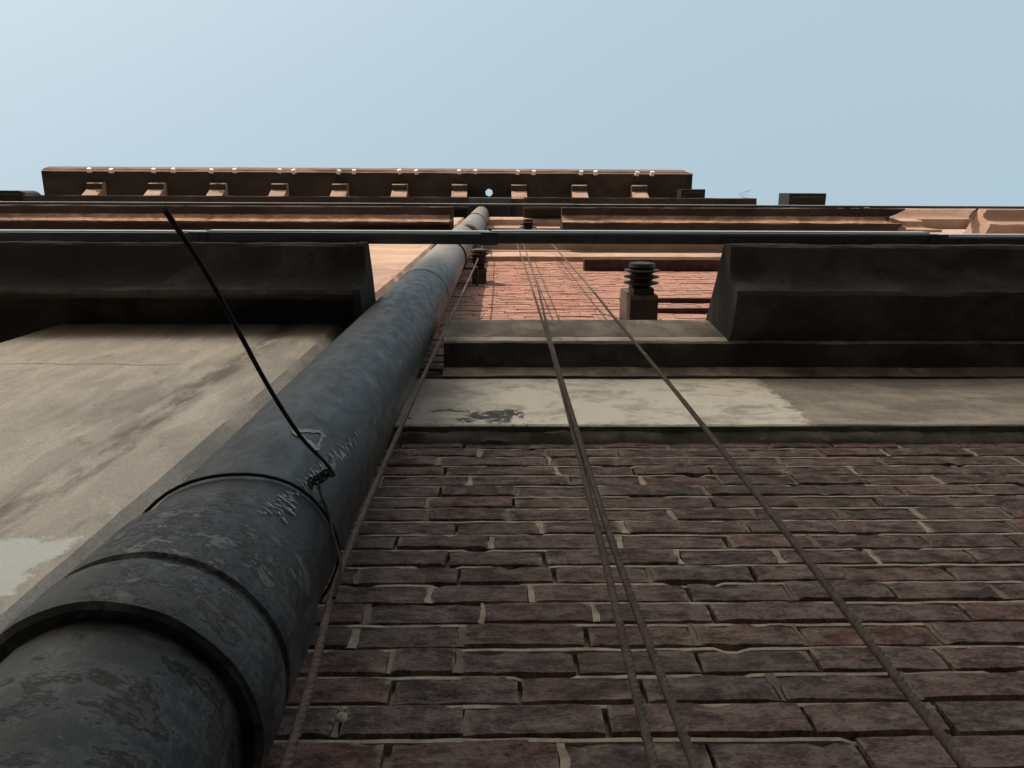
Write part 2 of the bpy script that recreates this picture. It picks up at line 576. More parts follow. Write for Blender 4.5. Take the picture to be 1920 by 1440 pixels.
far = MB(); far_up = MB()
fills = MB(); fills_old = MB(); beds = MB()
def bed_z(x, k):
    return Z0 + k * COURSE + .006 + .004 * noise.noise(Vector((x * 1.3, k * .45, 2.0))) + .004 * noise.noise(Vector((k * .7, 3.1, 0))) * (x - .6)
near_count = 0
k0 = int(math.floor((GROUND - Z0) / COURSE)) + 1
k1 = int((9.08 - Z0) / COURSE)
for k in range(k0, k1):
    z = Z0 + k * COURSE
    if z + COURSE > Z_BAND + .03 and z < 3.3:
        continue                             # behind the band and sill
    tilt = .004 * noise.noise(Vector((k * .7, 3.1, 0)))
    for (a, b) in course_layout(k, BW0, BW1):
        rs = random.Random(hash((k, round(a * 1000))) & 0xffff)
        gap = rs.uniform(.006, .012) if rs.random() < .6 else rs.uniform(.0015, .004)
        L = b - a - gap
        xm = (a + b) / 2
        zz = bed_z(xm, k)
        dep = rs.uniform(-.0035, .003)
        vis = (-.42 < xm < .80 + (z - .93) * .78) and .90 < z < Z_BAND
        if vis:
            o = bpy.data.objects.new('brick', rs.choice(variants))
            C.objects.link(o)
            o.scale = (L / BRICK_L, 1, 1 + rs.uniform(-.05, .05))
            o.location = (xm, WALL + dep, zz)
            o.rotation_euler = (rs.uniform(-.02, .02), rs.uniform(-.008, .008), rs.uniform(-.012, .012))
            R0 = o.rotation_euler.copy()
            adopt(o, brick_wall)
            near_count += 1
        elif z < 9.1:
            up_ = z > 4.25  # darker brick up to the shadow line: shade put into its colour
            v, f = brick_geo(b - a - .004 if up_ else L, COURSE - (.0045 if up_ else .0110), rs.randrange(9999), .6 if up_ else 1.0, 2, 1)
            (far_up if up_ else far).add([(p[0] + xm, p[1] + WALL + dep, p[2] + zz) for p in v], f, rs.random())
        # head joint pointed nearly flush
        if z < 3 and gap > .0055:
            hw = gap / 2 + .003
            fy = WALL + rs.uniform(.0005, .003)
            zs_ = [zz - .004, zz + COURSE * .3, zz + COURSE * .62, zz + COURSE - .010]
            ed_ = [(b - hw + rs.uniform(-.006, .003), b + hw + rs.uniform(-.003, .006)) for _ in range(4)]
            vf = []; ff = []
            for (xa_, xb_), z_ in zip(ed_, zs_):
                vf += [(xa_, WALL + .028, z_), (xa_ + .002, fy + rs.uniform(-.001, .002), z_), (xb_ - .002, fy + rs.uniform(-.001, .002), z_), (xb_, WALL + .028, z_)]
            for q_ in range(3):
                for e_ in range(3):
                    a0 = q_ * 4 + e_
                    ff.append((a0, a0 + 1, a0 + 5, a0 + 4))
            (fills if rs.random() < .45 else fills_old).add(vf, ff)
    # the bed: a lip of mortar left proud on each course, an open raked gap above it
    if z < 3:
        nb_ = int((BW1 - BW0) / .022)
        vb = []; fb = []
        for i in range(nb_ + 1):
            x = BW0 + (BW1 - BW0) * i / nb_
            zt = bed_z(x, k) + COURSE - .0160
            yf = WALL + .0018 + .0022 * noise.noise(Vector((x * 17, k * 2.3, 0)))
            if noise.noise(Vector((x * 6, k * 3.1, 5))) > .38: yf += .008          # fallen out
            lip_h = .0054 + .0022 * noise.noise(Vector((x * 11, k * 1.7, 8)))
            vb += [(x, WALL + .03, zt - .003), (x, yf, zt - .003), (x, yf, zt + lip_h), (x, WALL + .03, zt + lip_h + .001)]
        for i in range(nb_):
            for e in range(3):
                a0 = i * 4 + e
                fb.append((a0, a0 + 4, a0 + 5, a0 + 1))
        beds.add(vb, fb)
fo = far.obj('brick_field', M['brick_far'], brick_wall, smooth=50, fix=False)
tag(fo, kind='stuff')
fo3 = far_up.obj('brick_field', M['brick_up'], brick_wall, smooth=50, fix=False)
tag(fo3, kind='stuff')
for mb_, mt_, nm_ in ((fills, 'mortar', 'joint_mortar'), (fills_old, 'mortar_old', 'joint_mortar'), (beds, 'mortar', 'bed_mortar')):
    tag(mb_.obj(nm_, M[mt_], brick_wall, smooth=40), kind='stuff')

# --- plaster pilaster on the left (two storeys) and the plain bay beyond it
PX0, PX1, PY = -1.956, -.716, .60
def pilaster(z0, z1):
    mb = MB()
    nz = int((z1 - z0) / .05)
    ns = 26
    vs = []; fs = []
    # outline in plan: side, front, side
    plan = [(PX1 + .20, WALL + .11)] + [(PX1 + .20 * (4 - t) / 4, WALL - (WALL - PY) * t / 4) for t in range(0, 4)] + [(PX1 + (PX0 - PX1) * t / ns, PY) for t in range(ns + 1)] + [(PX0, WALL + .11)]
    m = len(plan)
    for j in range(nz + 1):
        z = z0 + (z1 - z0) * j / nz
        for i, (x, y) in enumerate(plan):
            a = .0035 * noise.noise(Vector((x * 4, z * 3, 1.0)))
            ch = 0
            if i == 5:                        # the chipped arris
                c = noise.noise(Vector((z * 7, 0, 4))) + .6 * noise.noise(Vector((z * 23, 0, 4)))
                ch = max(0, c - .15) * .04
            vs.append((x - ch, y + a + ch * .6, z))
    for j in range(nz):
        for i in range(m - 1):
            a = j * m + i
            fs.append((a, a + 1, a + m + 1, a + m))
    fs.append(tuple(range(m))); fs.append(tuple(range(nz * m, nz * m + m)))
    return mb.add(vs, fs)
pilaster(GROUND, 3.44).obj('pilaster', M['pilaster'], bld, smooth=40)
pilaster(3.66, 3.44 + FL).obj('pilaster', M['upper'], bld, smooth=40)
pilaster(3.66 + FL, 3.40 + 2 * FL).obj('pilaster', M['upper'], bld, smooth=40)
MB().box(XL, PX0 - .002, WALL + .003, WALL + .118, GROUND, 17.0).obj('plaster_wall', M['upper'], bld)
MB().box(BW1 + .002, XR, WALL + .003, WALL + .118, GROUND, 17.0).obj('plaster_wall', M['upper'], bld)
MB().box(PX1 + .002, BW1, WALL + .001, WALL + .118, 9.102, 17.1).obj('plaster_wall', M['upper'], bld)

# --- per storey: band, sill moulding, projecting ledges
BAND = [(WALL + .05, 2.48), (.782, 2.48), (.777, 2.485), (.777, 3.128), (WALL + .05, 3.128)]
SILL = [(WALL + .05, 3.130), (.766, 3.130), (.764, 3.14), (.763, 3.20), (.752, 3.235), (.70, 3.248), (.65, 3.252), (.641, 3.262), (.632, 3.30), (.612, 3.52), (.606, 3.60), (.62, 3.625), (WALL + .05, 3.64)]
LEDGE_R = [(.640, 3.262), (.60, 3.222), (.43, 3.170), (.414, 3.180), (.402, 3.225), (.372, 3.275), (.335, 3.302), (.30, 3.314), (.245, 3.318), (.234, 3.330), (.234, 3.415), (.25, 3.43), (.395, 3.506), (.604, 3.632), (WALL + .05, 3.68), (WALL + .05, 3.642), (.622, 3.628), (.606, 3.61), (.61, 3.52)]
LEDGE_L = [(WALL + .05, 3.455), (.462, 3.455), (.452, 3.20), (.43, 3.170), (.414, 3.180), (.402, 3.225), (.372, 3.275), (.335, 3.302), (.30, 3.314), (.245, 3.318), (.234, 3.330), (.234, 3.415), (.25, 3.43), (.395, 3.506), (.60, 3.60), (WALL + .05, 3.64)]
def by_edge(o, k, edges, mat, slot=1):
    """lit or shaded tone painted on the strips swept by these edges of the outline"""
    o.data.materials.append(mat)
    for p in o.data.polygons:
        if p.index < len(o.data.polygons) - 2 and p.index % k in edges: p.material_index = slot
def lift(pr, dz, k=1.0, piv=.83):
    return [(piv - (piv - y) * k, z + dz) for y, z in pr]

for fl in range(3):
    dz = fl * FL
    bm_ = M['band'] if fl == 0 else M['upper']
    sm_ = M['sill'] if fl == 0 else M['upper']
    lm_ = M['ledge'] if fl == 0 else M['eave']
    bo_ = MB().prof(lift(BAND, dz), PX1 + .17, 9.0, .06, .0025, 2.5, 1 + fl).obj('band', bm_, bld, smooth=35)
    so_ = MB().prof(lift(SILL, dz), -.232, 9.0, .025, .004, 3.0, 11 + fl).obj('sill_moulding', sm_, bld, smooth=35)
    if fl == 0:                              # underside shade put into the colour by darker materials
        by_edge(bo_, len(BAND), (0,), M['cement_dark'])
        by_edge(so_, len(SILL), (0, 4, 5), M['ledge'])  # recess shade painted with the dark ledge render
        by_edge(so_, len(SILL), (7,), M['band'], 2)  # lit edge of the lip painted as a lighter strip
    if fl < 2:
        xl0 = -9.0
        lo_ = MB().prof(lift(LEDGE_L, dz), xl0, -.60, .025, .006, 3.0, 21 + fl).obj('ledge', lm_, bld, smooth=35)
        if fl: by_edge(lo_, len(LEDGE_L), (4, 5, 6), M['lip'])  # sunlit lip painted light, the shaded faces stay dark
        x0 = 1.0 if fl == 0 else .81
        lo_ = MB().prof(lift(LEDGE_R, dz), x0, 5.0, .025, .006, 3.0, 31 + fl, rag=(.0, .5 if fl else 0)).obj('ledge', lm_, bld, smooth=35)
        if fl: by_edge(lo_, len(LEDGE_R), (3, 4, 5), M['lip'])  # same painted sunlight on the right-hand lip
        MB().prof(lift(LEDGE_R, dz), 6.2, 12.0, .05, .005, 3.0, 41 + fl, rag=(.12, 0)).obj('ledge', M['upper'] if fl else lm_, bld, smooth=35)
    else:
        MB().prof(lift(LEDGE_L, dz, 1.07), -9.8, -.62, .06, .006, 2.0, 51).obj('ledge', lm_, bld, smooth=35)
        MB().prof(lift(LEDGE_L, dz, 1.07), .55, 5.45, .06, .006, 2.0, 52).obj('ledge', lm_, bld, smooth=35)
# end blocks that close the left ledges
CHEEK = [(WALL + .05, 3.24), (.60, 3.215), (.43, 3.167), (.411, 3.178), (.399, 3.223), (.369, 3.272), (.333, 3.299), (.298, 3.311), (.243, 3.315), (.231, 3.328), (.231, 3.418), (.25, 3.434), (.395, 3.510), (.60, 3.604), (WALL + .05, 3.644)]
for fl in range(2):
    MB().prof(lift(CHEEK, fl * FL), -.599, -.565, .04, .002, 3.0, 91 + fl).obj('ledge_end', M['ledge'] if fl == 0 else M['eave'], bld, smooth=35)

MB().prof([(WALL + .02, 2.430), (.822, 2.440), (.806, 2.462), (.800, 2.479), (WALL + .02, 2.479)], -.55, 5.9, .018, .013, 6.0, 97).obj('mortar_fillet', M['cement_dark'], bld, smooth=50)

# parapet moulding right of the attic
MB().prof([(WALL + .05, 17.0), (.62, 17.02), (.60, 17.1), (.52, 17.2), (.42, 17.3), (.40, 17.55), (WALL + .05, 17.6)], 5.5, XR, .1, .008, 2, 61).obj('parapet_moulding', M['upper'], bld, smooth=35)
MB().prof([(WALL + .05, 17.0), (.62, 17.02), (.60, 17.1), (.52, 17.2), (.42, 17.3), (.40, 17.55), (WALL + .05, 17.6)], XL, -9.9, .1, .008, 2, 62).obj('parapet_moulding', M['eave'], bld, smooth=35)

# --- the eave at the very top
EX0, EX1 = -10.94, 4.75
ZE = 19.3
eave = MB()
HX, HY, HR = -.21, .117, .088
SOF0, SOF1 = WALL + .05, -.34
eave.box(EX0, HX - .25, SOF1, SOF0, ZE, ZE + .14)
eave.box(HX + .25, EX1, SOF1, SOF0, ZE, ZE + .14)
eave.box(HX - .25, HX + .25, HY + .25, SOF0, ZE, ZE + .14)
eave.box(HX - .25, HX + .25, SOF1, HY - .25, ZE, ZE + .14)
# slab cell with the round hole
vs = []; fs = []
N = 16
for zq in (ZE, ZE + .14):
    for q in range(N):
        th = 2 * math.pi * q / N
        rr = HR * (1 + .06 * math.sin(q * 2.3))
        vs.append((HX + rr * math.cos(th), HY + rr * math.sin(th), zq))
    for q in range(N):
        th = 2 * math.pi * q / N
        s = .25 / max(abs(math.cos(th)), abs(math.sin(th)))
        vs.append((HX + s * math.cos(th), HY + s * math.sin(th), zq))
for q in range(N):
    q2 = (q + 1) % N
    fs.append((q, q2, N + q2, N + q))
    fs.append((2 * N + q, 3 * N + q, 3 * N + q2, 2 * N + q2))
    fs.append((q, 2 * N + q, 2 * N + q2, q2))
eave.add(vs, fs)
eave_o = eave.obj('eave', M['eave'], bld)
# sloping fascia moulding, mitred in at the right end
fas = MB()
pf = [(-.338, ZE - .02), (-.36, ZE + .06), (-.40, ZE + .10), (-.455, ZE + .38), (-.445, ZE + .43), (-.338, ZE + .43)]
fas.prof(pf, EX0, EX1 - .16, .15, .006, 1.5, 71)
fas.obj('fascia_moulding', M['fascia'], eave_o, smooth=30)
fr = MB()
a_ = [(EX1 - .158, y, z) for y, z in pf]
b_ = [(EX1 + .02, y + .10 if y < -.39 else y, z - (.03 if z > ZE + .3 else 0)) for y, z in pf]
fr.add(a_ + b_, [tuple(range(6)), tuple(reversed(range(6, 12)))] + [(j, (j + 1) % 6, 6 + (j + 1) % 6, 6 + j) for j in range(6)])
fr.obj('fascia_return', M['fascia'], eave_o)
# paired dentil blocks under the fascia, their sunlight painted as white
dentil = MB().prof([(-.06, -.02), (-.03, -.09), (.05, -.10), (.06, 0), (-.06, 0)], -.042, .042, .1).obj('sunlit_dentil', M['glint_white'], None, origin=(0, 0, 0))
adopt(dentil, eave_o)
hx = [(185, 225), (302, 338), (407, 450), (532, 558), (640, 668), (752, 783), (862, 892), (970, 1000), (1088, 1115), (1192, 1220)]
first = True
for pair in hx:
    for p in pair:
        o = dentil if first else dentil.copy()
        if not first:
            C.objects.link(o); o.parent = eave_o
        first = False
        o.location = Vector(((p - 933) * .01305, -.36 + U(-.01, .01), ZE - .018)) - world_loc(eave_o)
        o.rotation_euler.z = U(-.3, .3)
# consoles carrying the eave: sloped foot, flat box, small nosing
cons = MB()
pc = [(WALL + .02, 18.55), (.25, 18.78), (.20, 18.84), (.076, 19.10), (-.055, 19.11), (-.085, 19.22), (-.085, ZE - .003), (WALL + .02, ZE - .003)]
cons.prof(pc, -.185, .185, .37)
c0 = cons.obj('console', M['upper'], None)
c0.location.z = 0
c0.data.materials.append(M['eave'])
for p in c0.data.polygons:
    if p.normal.z < -.9: p.material_index = 1  # shade of the flat undersides put into their colour
base_mesh = c0.data
zmin = 18.55
for i, p in enumerate([190, 302, 415, 528, 640, 751, 862, 973, 1086, 1198]):
    o = c0 if i == 0 else c0.copy()
    if i: C.objects.link(o)
    o.parent = None
    o.location = ((p - 933) * .01295, (WALL + .02 - .085) / 2, zmin)
    adopt(o, eave_o)

# --- ledge over a blocked window, two thin dark strips on the brick
MB().prof([(WALL + .02, 7.98), (.715, 7.98), (.71, 7.99), (.71, 8.10), (WALL + .02, 8.14)], .895, 3.6, .1, .004, 3, 81).obj('window_hood', M['timber'], bld, smooth=35)
for z in (5.22, 5.72):
    MB().prof([(WALL + .01, z), (.80, z), (.795, z + .02), (.80, z + .035), (WALL + .01, z + .035)], .92, 2.6, .2, .004, 3, 85).obj('dark_strip', M['timber'], bld)

# lump of mortar stuck on a brick low by the pipe
lump = MB()
vs = []; fs = []
for j in range(5):
    for q in range(9):
        th = 2 * math.pi * q / 9
        rr = .010 * math.cos(j / 4 * math.pi / 2) * (1 + .25 * noise.noise(Vector((q, j, 3)))) + .0005
        vs.append((-.253 + rr * math.cos(th), WALL + .002 - .007 * math.sin(j / 4 * math.pi / 2), 1.075 + rr * 1.1 * math.sin(th)))
for j in range(4):
    for q in range(9):
        fs.append((j * 9 + q, j * 9 + (q + 1) % 9, (j + 1) * 9 + (q + 1) % 9, (j + 1) * 9 + q))
lump.add(vs, fs)
lump.obj('mortar_lump', M['mortar'], brick_wall, smooth=60)

# broken masonry left on the ruined right end
rr_ = random.Random(8)
def rubble(x, y, z, r):
    bmr = bmesh.new()
    bmesh.ops.create_icosphere(bmr, subdivisions=2, radius=1)
    sx, sy, sz = r * rr_.uniform(.8, 1.5), r * rr_.uniform(.6, 1.0), r * rr_.uniform(.6, 1.0)
    o_ = rr_.uniform(0, 50)
    vs = [(x + v.co.x * sx * (1 + .5 * noise.noise(v.co * 1.6 + Vector((o_, 0, 0)))), y + v.co.y * sy * (1 + .5 * noise.noise(v.co * 1.6 + Vector((0, o_, 0)))), z + max(-.3, v.co.z) * sz * (1 + .5 * noise.noise(v.co * 1.6 + Vector((0, 0, o_))))) for v in bmr.verts]
    fs = [tuple(v.index for v in f.verts) for f in bmr.faces]
    bmr.free()
    MB().add(vs, fs).obj('broken_masonry', M['upper'], bld)
for (x, y, z, r) in [(4.75, .30, 10.05, .09), (4.95, .36, 10.09, .12), (5.12, .44, 10.06, .11), (5.22, .55, 10.12, .13), (4.85, .46, 10.12, .10), (5.40, .64, 10.22, .12),
                     (7.5, .64, 16.85, .13), (8.1, .63, 16.85, .10), (8.25, .64, 16.85, .14), (6.9, .65, 16.85, .09), (6.25, .32, 10.08, .10), (6.3, .42, 10.14, .12)]:
    rubble(x, y, z, r)

# ------------------------------------------------------------------ the big downpipe
PCX, PCY, PR = -.431, .598, .152
pipe = empty('downpipe', (PCX, PCY, GROUND), 'thick blue-grey painted cast iron downpipe running up the facade', 'pipe')
def stack(pr0, pr1, z0, z1, step):
    n = max(1, int((z1 - z0) / step))
    return [(pr0 + (pr1 - pr0) * i / n, z0 + (z1 - z0) * i / n) for i in range(n + 1)]
MB().lathe(PCX, PCY, stack(.144, .144, GROUND + .1, .80, .1), 96, wob=.0012).obj('pipe_length', M['pipe'], pipe, smooth=40)
MB().lathe(PCX, PCY, [(.143, .750), (.158, .745), (.1665, .748), (.1685, .758), (.1685, .836), (.1660, .846), (.1600, .850), (.1600, .862), (.1655, .866), (.1662, .876), (.1640, 1.015), (.1625, 1.031), (.1515, 1.037)], 128, wob=.0016, seed=4).obj('pipe_socket', M['pipe'], pipe, smooth=30)
MB().lathe(PCX, PCY, stack(PR, PR, 1.00, 4.38, .08), 96, wob=.0016, seed=2).obj('pipe_length', M['pipe'], pipe, smooth=40)
MB().lathe(PCX, PCY, [(.15, 4.32), (.1545, 4.325), (.1555, 4.34), (.1545, 4.47), (.15, 4.48)], 96, wob=.001, seed=7).obj('pipe_socket', M['pipe'], pipe, smooth=35)
MB().lathe(PCX, PCY, stack(PR, PR + .004, 4.40, 9.55, .12), 96, wob=.002, seed=3).obj('pipe_length', M['pipe'], pipe, smooth=40)
MB().lathe(PCX + .05, PCY + .002, [(.16, 9.50)] + stack(.178, .178, 9.52, 18.6, .3), 64, wob=.002, seed=5).obj('pipe_length', M['pipe'], pipe, smooth=40)
# rainwater head at the top
MB().prof([(.22, 18.7), (.24, 18.55), (.40, 18.45), (.80, 18.45), (.80, 19.1), (.22, 19.1)], -.68, .32, .3, .004).obj('rainwater_head', M['boxmetal'], pipe)
def hoop(cx, cy, r, z, w, mat, name):
    mb = MB()
    mb.lathe(cx, cy, [(r, z), (r + .008, z + .001), (r + .008, z + w - .001), (r, z + w)], 64)
    mb.box(cx + r - .02, cx + r + .10, WALL - .16, WALL - .14, z, z + w)
    mb.box(cx + r + .085, cx + r + .10, WALL - .139, WALL + .02, z, z + w)
    return mb.obj(name, mat, pipe, smooth=40)
hoop(PCX, PCY, .157, 6.7, .09, M['iron'], 'pipe_clamp')
hoop(PCX + .05, PCY, .178, 13.2, .12, M['iron'], 'pipe_clamp')

# dabs of white paint on the blue paint: a slanting row of strokes and an arrow head
def on_pipe(th, z, r=PR):
    return (PCX + r * math.cos(th), PCY + r * math.sin(th), z)
def dab(mb, th, z, lth, lz, ang, r=PR + .0022):
    """stroke with ragged outline lying on the pipe's skin (th in radians, lengths in metres)"""
    n = 5
    top = []; bot = []
    for i in range(n + 1):
        t = i / n - .5
        w = lz * (.5 - abs(t) ** 2) * U(.7, 1.3)
        du = t * lth; dv = t * lth * ang
        top.append(on_pipe(th + du / PR, z + dv + w, r))
        bot.append(on_pipe(th + du / PR, z + dv - w, r))
    vs = top + bot
    mb.add(vs, [(i, i + 1, n + 2 + i, n + 1 + i) for i in range(n)])
# facing direction of the eye, seen from the pipe's axis
TH0 = math.atan2(-PCY, -PCX)
marks = MB()
for i in range(58):
    t = i / 57
    z = 1.072 + (1.80 - 1.072) * t ** 1.05
    th = TH0 + math.radians(2 + 30 * t)
    for q in range(4 if i < 7 else (3 if i < 36 else 2)):
        if R() < .2: continue
        dab(marks, th + U(-.075, .075) * (1.7 if i < 6 else 1), z + U(-.013, .013), U(.004, .018), U(.0015, .006) * (1 if i < 36 else .55), U(-.6, .6))
tag(marks.obj('paint_strokes', M['paint'], pipe, fix=True), kind='stuff')
arrow = MB()
def dab_line(mb, p, q, w):
    n = 8
    a = []; b = []
    dt = (q[0] - p[0]) * PR; dz = q[1] - p[1]
    ll = math.hypot(dt, dz); nx_, nz_ = -dz / ll, dt / ll
    for i in range(n + 1):
        t = i / n
        ww = w * U(.35, 1.25)
        th = p[0] + (q[0] - p[0]) * t; z = p[1] + dz * t
        a.append(on_pipe(th + nx_ * ww / PR, z + nz_ * ww, PR + .0021))
        b.append(on_pipe(th - nx_ * ww / PR, z - nz_ * ww, PR + .0021))
    mb.add(a + b, [(i, i + 1, n + 2 + i, n + 1 + i) for i in range(n)])
AT, AZ = TH0 - math.radians(8), 1.40
dab_line(arrow, (AT - .22, AZ), (AT + .10, AZ + .055), .008)
dab_line(arrow, (AT - .22, AZ), (AT + .17, AZ - .035), .009)
dab_line(arrow, (AT + .12, AZ + .05), (AT + .16, AZ - .03), .005)
arrow.obj('paint_arrow', M['paint'], pipe, fix=True)

# ------------------------------------------------------------------ wire ropes
def rope(points, rad, label, name='wire_rope', lobes=3, twist_to=2.6, mat='rope', group=None):
    sp = spline(points, 40)
    fine = []
    # resample: 2.6 mm steps where the lay shows, coarse above
    acc = 0; i = 0
    cur = sp[0]; fine.append(cur)
    for p in sp[1:]:
        seg = p - cur
        L = seg.length
        st = .0022 if (.45 < cur.z < twist_to and lobes) else .06
        n = max(1, int(L / st))
        for q in range(1, n + 1):
            fine.append(cur + seg * (q / n))
        cur = p
    mb = MB().tube(fine, rad, 12 if lobes else 8, lobes, .030, .2)
    o = mb.obj(name, M[mat], None, smooth=50)
    return tag(o, label, 'rope' if lobes else 'wire', group)
def sway(pts): return pts
rope([(-.19, .57, -1.2), (-.20, .57, .2), (-.214, .56, .72), (-.236, .56, 1.05), (-.237, .565, 1.6), (-.226, .57, 2.6), (-.205, .58, 4.0), (-.175, .60, 6.4), (-.165, .62, 9.0), (-.16, .63, 13.2)], .0052,
     'twisted wire rope hanging close along the right side of the big pipe')
rope([(.13, .55, -1.3), (.148, .555, .2), (.158, .56, .72), (.170, .563, 1.2), (.184, .566, 1.95), (.196, .57, 3.0), (.204, .575, 5.0), (.207, .58, 9.3)], .0052,
     'left rope of the crossing pair of rusty wire ropes before the brick')
rope([(.22, .55, -1.3), (.208, .555, .2), (.196, .56, .72), (.189, .566, 1.2), (.188, .55, 1.95), (.205, .566, 3.0), (.245, .575, 5.0), (.285, .58, 9.3)], .0052,
     'right rope of the crossing pair of rusty wire ropes before the brick')
rope([(.43, .55, -1.3), (.455, .555, .2), (.471, .56, .72), (.488, .562, 1.2), (.512, .566, 2.1), (.53, .57, 3.4), (.555, .575, 5.0), (.585, .58, 9.3)], .0056,
     'single rusty wire rope slanting far right across the brick wall')
rope([(.60, .615, 3.66), (.60, .70, 4.6), (.61, .74, 7.0), (.63, .77, 9.0)], .0022,
     'thin wire running up the sunlit brick right of the ropes', 'thin_wire', 0)

# ------------------------------------------------------------------ loose black cable tied round the pipe
cab = empty('tied_cable', (-.30, .47, 1.2), 'loose black cable knotted round the big pipe with its end jutting out', 'cable')
lp = []
for i in range(49):
    a = math.radians(-196 + i * 7.5) + TH0
    r = PR + .006
    lp.append((PCX + r * math.cos(a), PCY + r * math.sin(a), 1.168 + .05 * math.sin(a - TH0 + .2) + .004 * math.sin(a * 5)))
MB().tube(lp, .0030, 8).obj('loop', M['cable'], cab, smooth=50)
free = spline([(-.3147, .485, 1.222), (-.298, .478, 1.237), (-.287, .474, 1.25), (-.293, .440, 1.215), (-.308, .375, 1.145), (-.325, .276, 1.062), (-.340, .170, .985), (-.351, .092, .925), (-.362, .024, .862)], 14)
MB().tube(free, [.0023 + .0010 * min(1, max(0, (i - 28) / 30)) for i in range(len(free))], 10).obj('free_end', M['cable'], cab, smooth=50)
kn = MB()
rk = random.Random(5)
for j in range(6):
    c = Vector((-.313 + .0055 * j + rk.uniform(-.003, .003), .483 - .002 * j, 1.214 + .005 * j + rk.uniform(-.004, .004)))
    tx, tz = rk.uniform(-.7, .7), rk.uniform(.6, 1.2)
    ring = [c + Vector((.006 * math.cos(t + tx), .006 * math.cos(t * 1.0 + tz), .0085 * math.sin(t) * tz)) for t in [q * math.pi / 7 for q in range(12)]]
    kn.tube(ring, .0024, 8)
kn.obj('knot', M['cable'], cab, smooth=50)
tail = spline([(-.303, .487, 1.222), (-.296, .508, 1.212), (-.280, .525, 1.185), (-.262, .535, 1.13), (-.2345, .545, 1.05), (-.228, .545, .99), (-.225, .548, .955)], 10)
MB().tube(tail, .0026, 8).obj('tail', M['cable'], cab, smooth=50)
MB().tube(spline([(-.303, .484, 1.216), (-.291, .497, 1.190), (-.290, .503, 1.165)], 8), .0022, 8).obj('tail', M['cable'], cab, smooth=50)

# ------------------------------------------------------------------ horizontal conduits resting on the ledges
def conduit(z, segs, label, hgt, y0, y1):
    root = empty('steel_conduit', (segs[0][0], y1, z), label, 'conduit')
    for (xa, xb, dz, dy) in segs:
        mb = MB().prof([(y1 + dy, z + dz), (y0 + .008 + dy, z + dz), (y0 + dy, z + dz + .006), (y0 + dy, z + dz + hgt), (y0 + .01 + dy, z + dz + hgt + .008), (y1 + dy, z + dz + hgt + .008)], xa, xb, .3, .0012, 1.2, 7)
        mb.obj('conduit_length', M['conduit'], root, smooth=30)
        MB().box(xa + .004, xb - .004, y0 + dy - .0045, y0 + dy - .0005, z + dz + .075, z + dz + hgt + .05).obj('glint_strip', M['glint_white'], root)  # white strip painted in for the sky's reflection on the front edge
    for (xa, xb, dz, dy) in segs[1:]:
        MB().box(xa - .045, xa + .03, y0 - .002 + min(dy, 0), y1 + .003, z - .008, z + .02).obj('coupling', M['conduit'], root)
    return root
conduit(3.46, [(-6, -1.315, -.01, .003), (-1.31, -.035, 0, 0), (-.03, 1.98, .004, -.003), (1.985, 6, -.01, .006)],
        'dark steel conduit with bright edge spanning in front of the big pipe', .115, .196, .244)
conduit(3.44 + FL, [(-8.5, 1.0, 0, 0), (1.005, 9.5, .01, .002)], 'thin dark conduit running along the upper ledges below the eave', .10, .203, .232)

# ------------------------------------------------------------------ insulators on concrete arms
def insulator(x, z, y_front, w, h, label, r=.105, arm_back=WALL + .02, n=3):
    root = empty('bracket_insulator', (x, WALL, z), label, 'insulator', 'insulators bracketed out from the brick wall')
    MB().prof([(arm_back, z), (y_front + .02, z), (y_front, z + .02), (y_front, z + h - .02), (y_front + .02, z + h), (arm_back, z + h)], x - w / 2, x + w / 2, .05, .003, 6, x).obj('concrete_arm', M['concrete'], root, smooth=35)
    MB().box(x - w * .37, x + w * .37, y_front - .035, y_front - .001, z + .03, z + h * .55).obj('mounting_plate', M['iron'], root)
    pr = [(.045, y_front - .036)]
    yy = y_front - .045
    for i in range(n):
        pr += [(.06, yy), (r, yy - .010), (r, yy - .017), (.065, yy - .022)]
        yy -= .034
    pr += [(.075, yy), (.07, yy - .02), (.03, yy - .026)]
    MB().lathe(x, z + h * .33, pr, 32, axis='y').obj('porcelain_body', M['porcelain'], root, smooth=40)
    return root
insulator(.805, 4.18, .57, .153, .36, 'black ribbed insulator on a concrete arm above the right ledge', .098)
insulator(-.165, 6.85, .70, .125, .26, 'dark insulator bracket beside the pipe, half hidden behind it', .085)
insulator(.42, 10.72, .585, .16, .3, 'small far insulator above the conduit, right of the pipe', .125)

# ------------------------------------------------------------------ boxes standing on the roof edge
def roof_box(x0, x1, y0, y1, z0, z1, label, rounded=0):
    root = empty('roof_box', ((x0 + x1) / 2, y1, z0), label, 'box')
    if rounded:
        pr = []
        for i in range(7):
            t = math.pi / 2 * i / 6
            pr.append((x1 - rounded + rounded * math.sin(t), y0 + rounded - rounded * math.cos(t)))
        plan = [(x0, y1), (x0, y0)] + pr + [(x1, y1)]
        n = len(plan)
        vs = [(x, y, z) for z in (z0, z1) for x, y in plan]
        fs = [tuple(range(n)), tuple(range(n, 2 * n))] + [(i, (i + 1) % n, n + (i + 1) % n, n + i) for i in range(n)]
        MB().add(vs, fs).obj('casing', M['boxmetal'], root)
    else:
        MB().prof([(y1, z0), (y0 + .012, z0), (y0, z0 + .012), (y0, z1), (y1, z1)], x0, x1, .3, .003).obj('casing', M['boxmetal'], root)
    MB().box(x0 + .06, x1 - .06, y0 + .05, y0 + .10, z0 - .025, z0 - .002).obj('foot_rail', M['iron'], root)
    MB().box(x0 + .06, x1 - .06, y1 - .10, y1 - .05, z0 - .025, z0 - .002).obj('foot_rail', M['iron'], root)
    return root
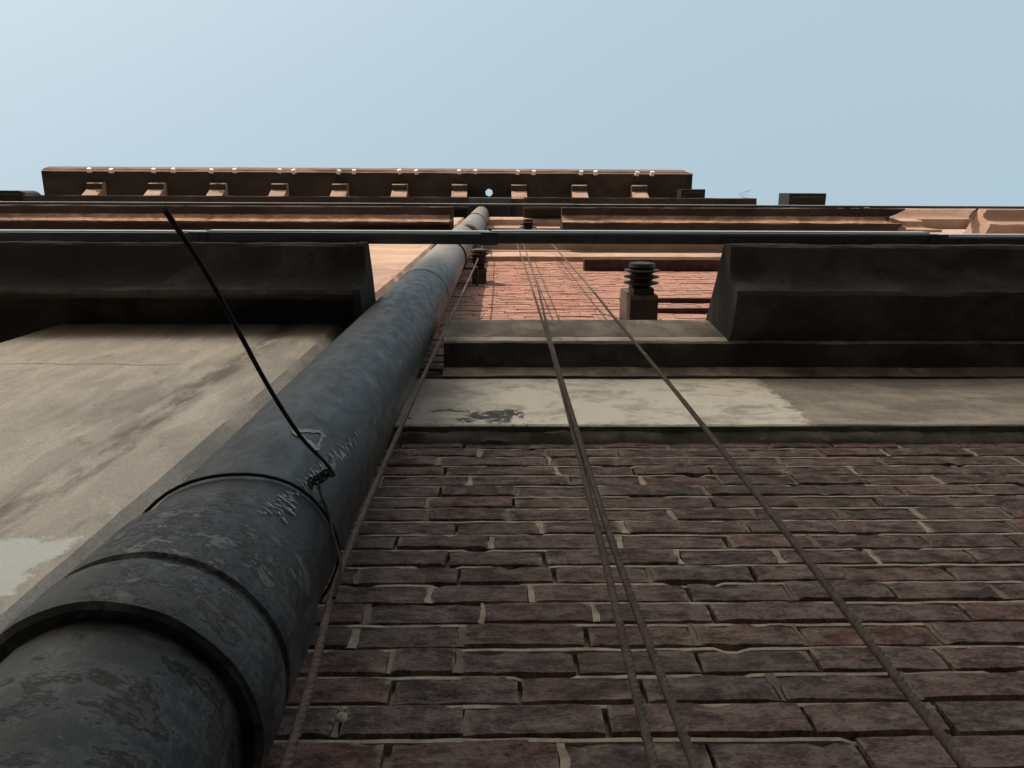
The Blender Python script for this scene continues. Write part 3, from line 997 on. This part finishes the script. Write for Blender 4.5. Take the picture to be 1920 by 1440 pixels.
roof_box(6.55, 7.38, .09, .62, 17.63, 18.3, 'dark box standing alone on the right roof edge against the sky')
roof_box(4.30, 4.86, .012, .40, 18.45, 18.9, 'small dark box tucked under the right end of the eave')
roof_box(-11.6, -10.35, .11, .62, 17.63, 18.2, 'rounded dark box on the roof edge at far left', .22)
MB().box(4.35, 4.48, .30, WALL + .05, 18.30, 18.42).obj('box_bearer', M['iron'], bld)
MB().box(4.66, 4.79, .30, WALL + .05, 18.30, 18.42).obj('box_bearer', M['iron'], bld)

# a weed on the end of the upper ledge
weed = empty('roof_weed', (5.30, .24, 16.62), 'spindly weed growing on the upper ledge against the sky', 'plant')
for i in range(3):
    st = spline([(5.30, .24, 16.62), (5.30 + U(-.05, .08), .20, 16.75), (5.30 + U(-.12, .25), .16 + U(-.1, .02), 16.9 + U(0, .1)), (5.30 + U(-.2, .35), .10 + U(-.12, .05), 16.95 + U(0, .15))], 6)
    MB().tube(st, .0022, 5).obj('stem', M['leaf'], weed)

# ------------------------------------------------------------------ building across the street (behind the camera): it shades the lower wall
OY = -8.0
shade = 4.2
OH = shade + (WALL - OY) * math.tan(SUN_EL) / math.cos(SUN_AZ)
opp = empty('opposite_building', (-5.25, OY, GROUND), 'rendered building across the street, behind the viewer', 'building')
MB().box(-8.6, -1.9, OY - 9, OY, GROUND, OH - .5).obj('wall', M['opposite'], opp)
MB().prof([(OY + .0, OH - .49), (OY + .25, OH - .42), (OY + .28, OH - .30), (OY + .02, OH - .29), (OY + .02, OH), (OY - .25, OH), (OY - .25, OH - .49)], -8.6, -1.9, 1.0).obj('parapet', M['opposite'], opp)
win = None
for fl in range(2):
    for i in range(3):
        x = -7.3 + i * 2.05
        z = GROUND + 1.2 + fl * 3.6
        if win is None:
            wf = MB()
            wf.box(-.75, -.62, -.02, .08, 0, 2.2); wf.box(.62, .75, -.02, .08, 0, 2.2)
            wf.box(-.619, .619, -.02, .08, 0, .12); wf.box(-.619, .619, -.02, .08, 2.08, 2.2)
            wf.box(-.04, .04, -.02, .06, .121, 2.079)
            w_ = wf.obj('window', M['frame'], None, origin=(0, 0, 0))
            p1 = MB().box(-.618, -.041, .0, .02, .121, 2.079).obj('pane', M['glass'], None, origin=(0, 0, 0))
            p2 = MB().box(.041, .618, .0, .02, .121, 2.079).obj('pane', M['glass'], None, origin=(0, 0, 0))
            win = (w_, p1, p2)
            ws = win
        else:
            ws = tuple(o.copy() for o in win)
            for o in ws:
                C.objects.link(o); o.parent = None
        ws[0].parent = opp
        ws[0].location = Vector((x, OY + .03, z)) - opp.location
        for o in ws[1:]:
            o.parent = ws[0]
            o.location = (0, 0, 0)
print('near bricks', near_count)
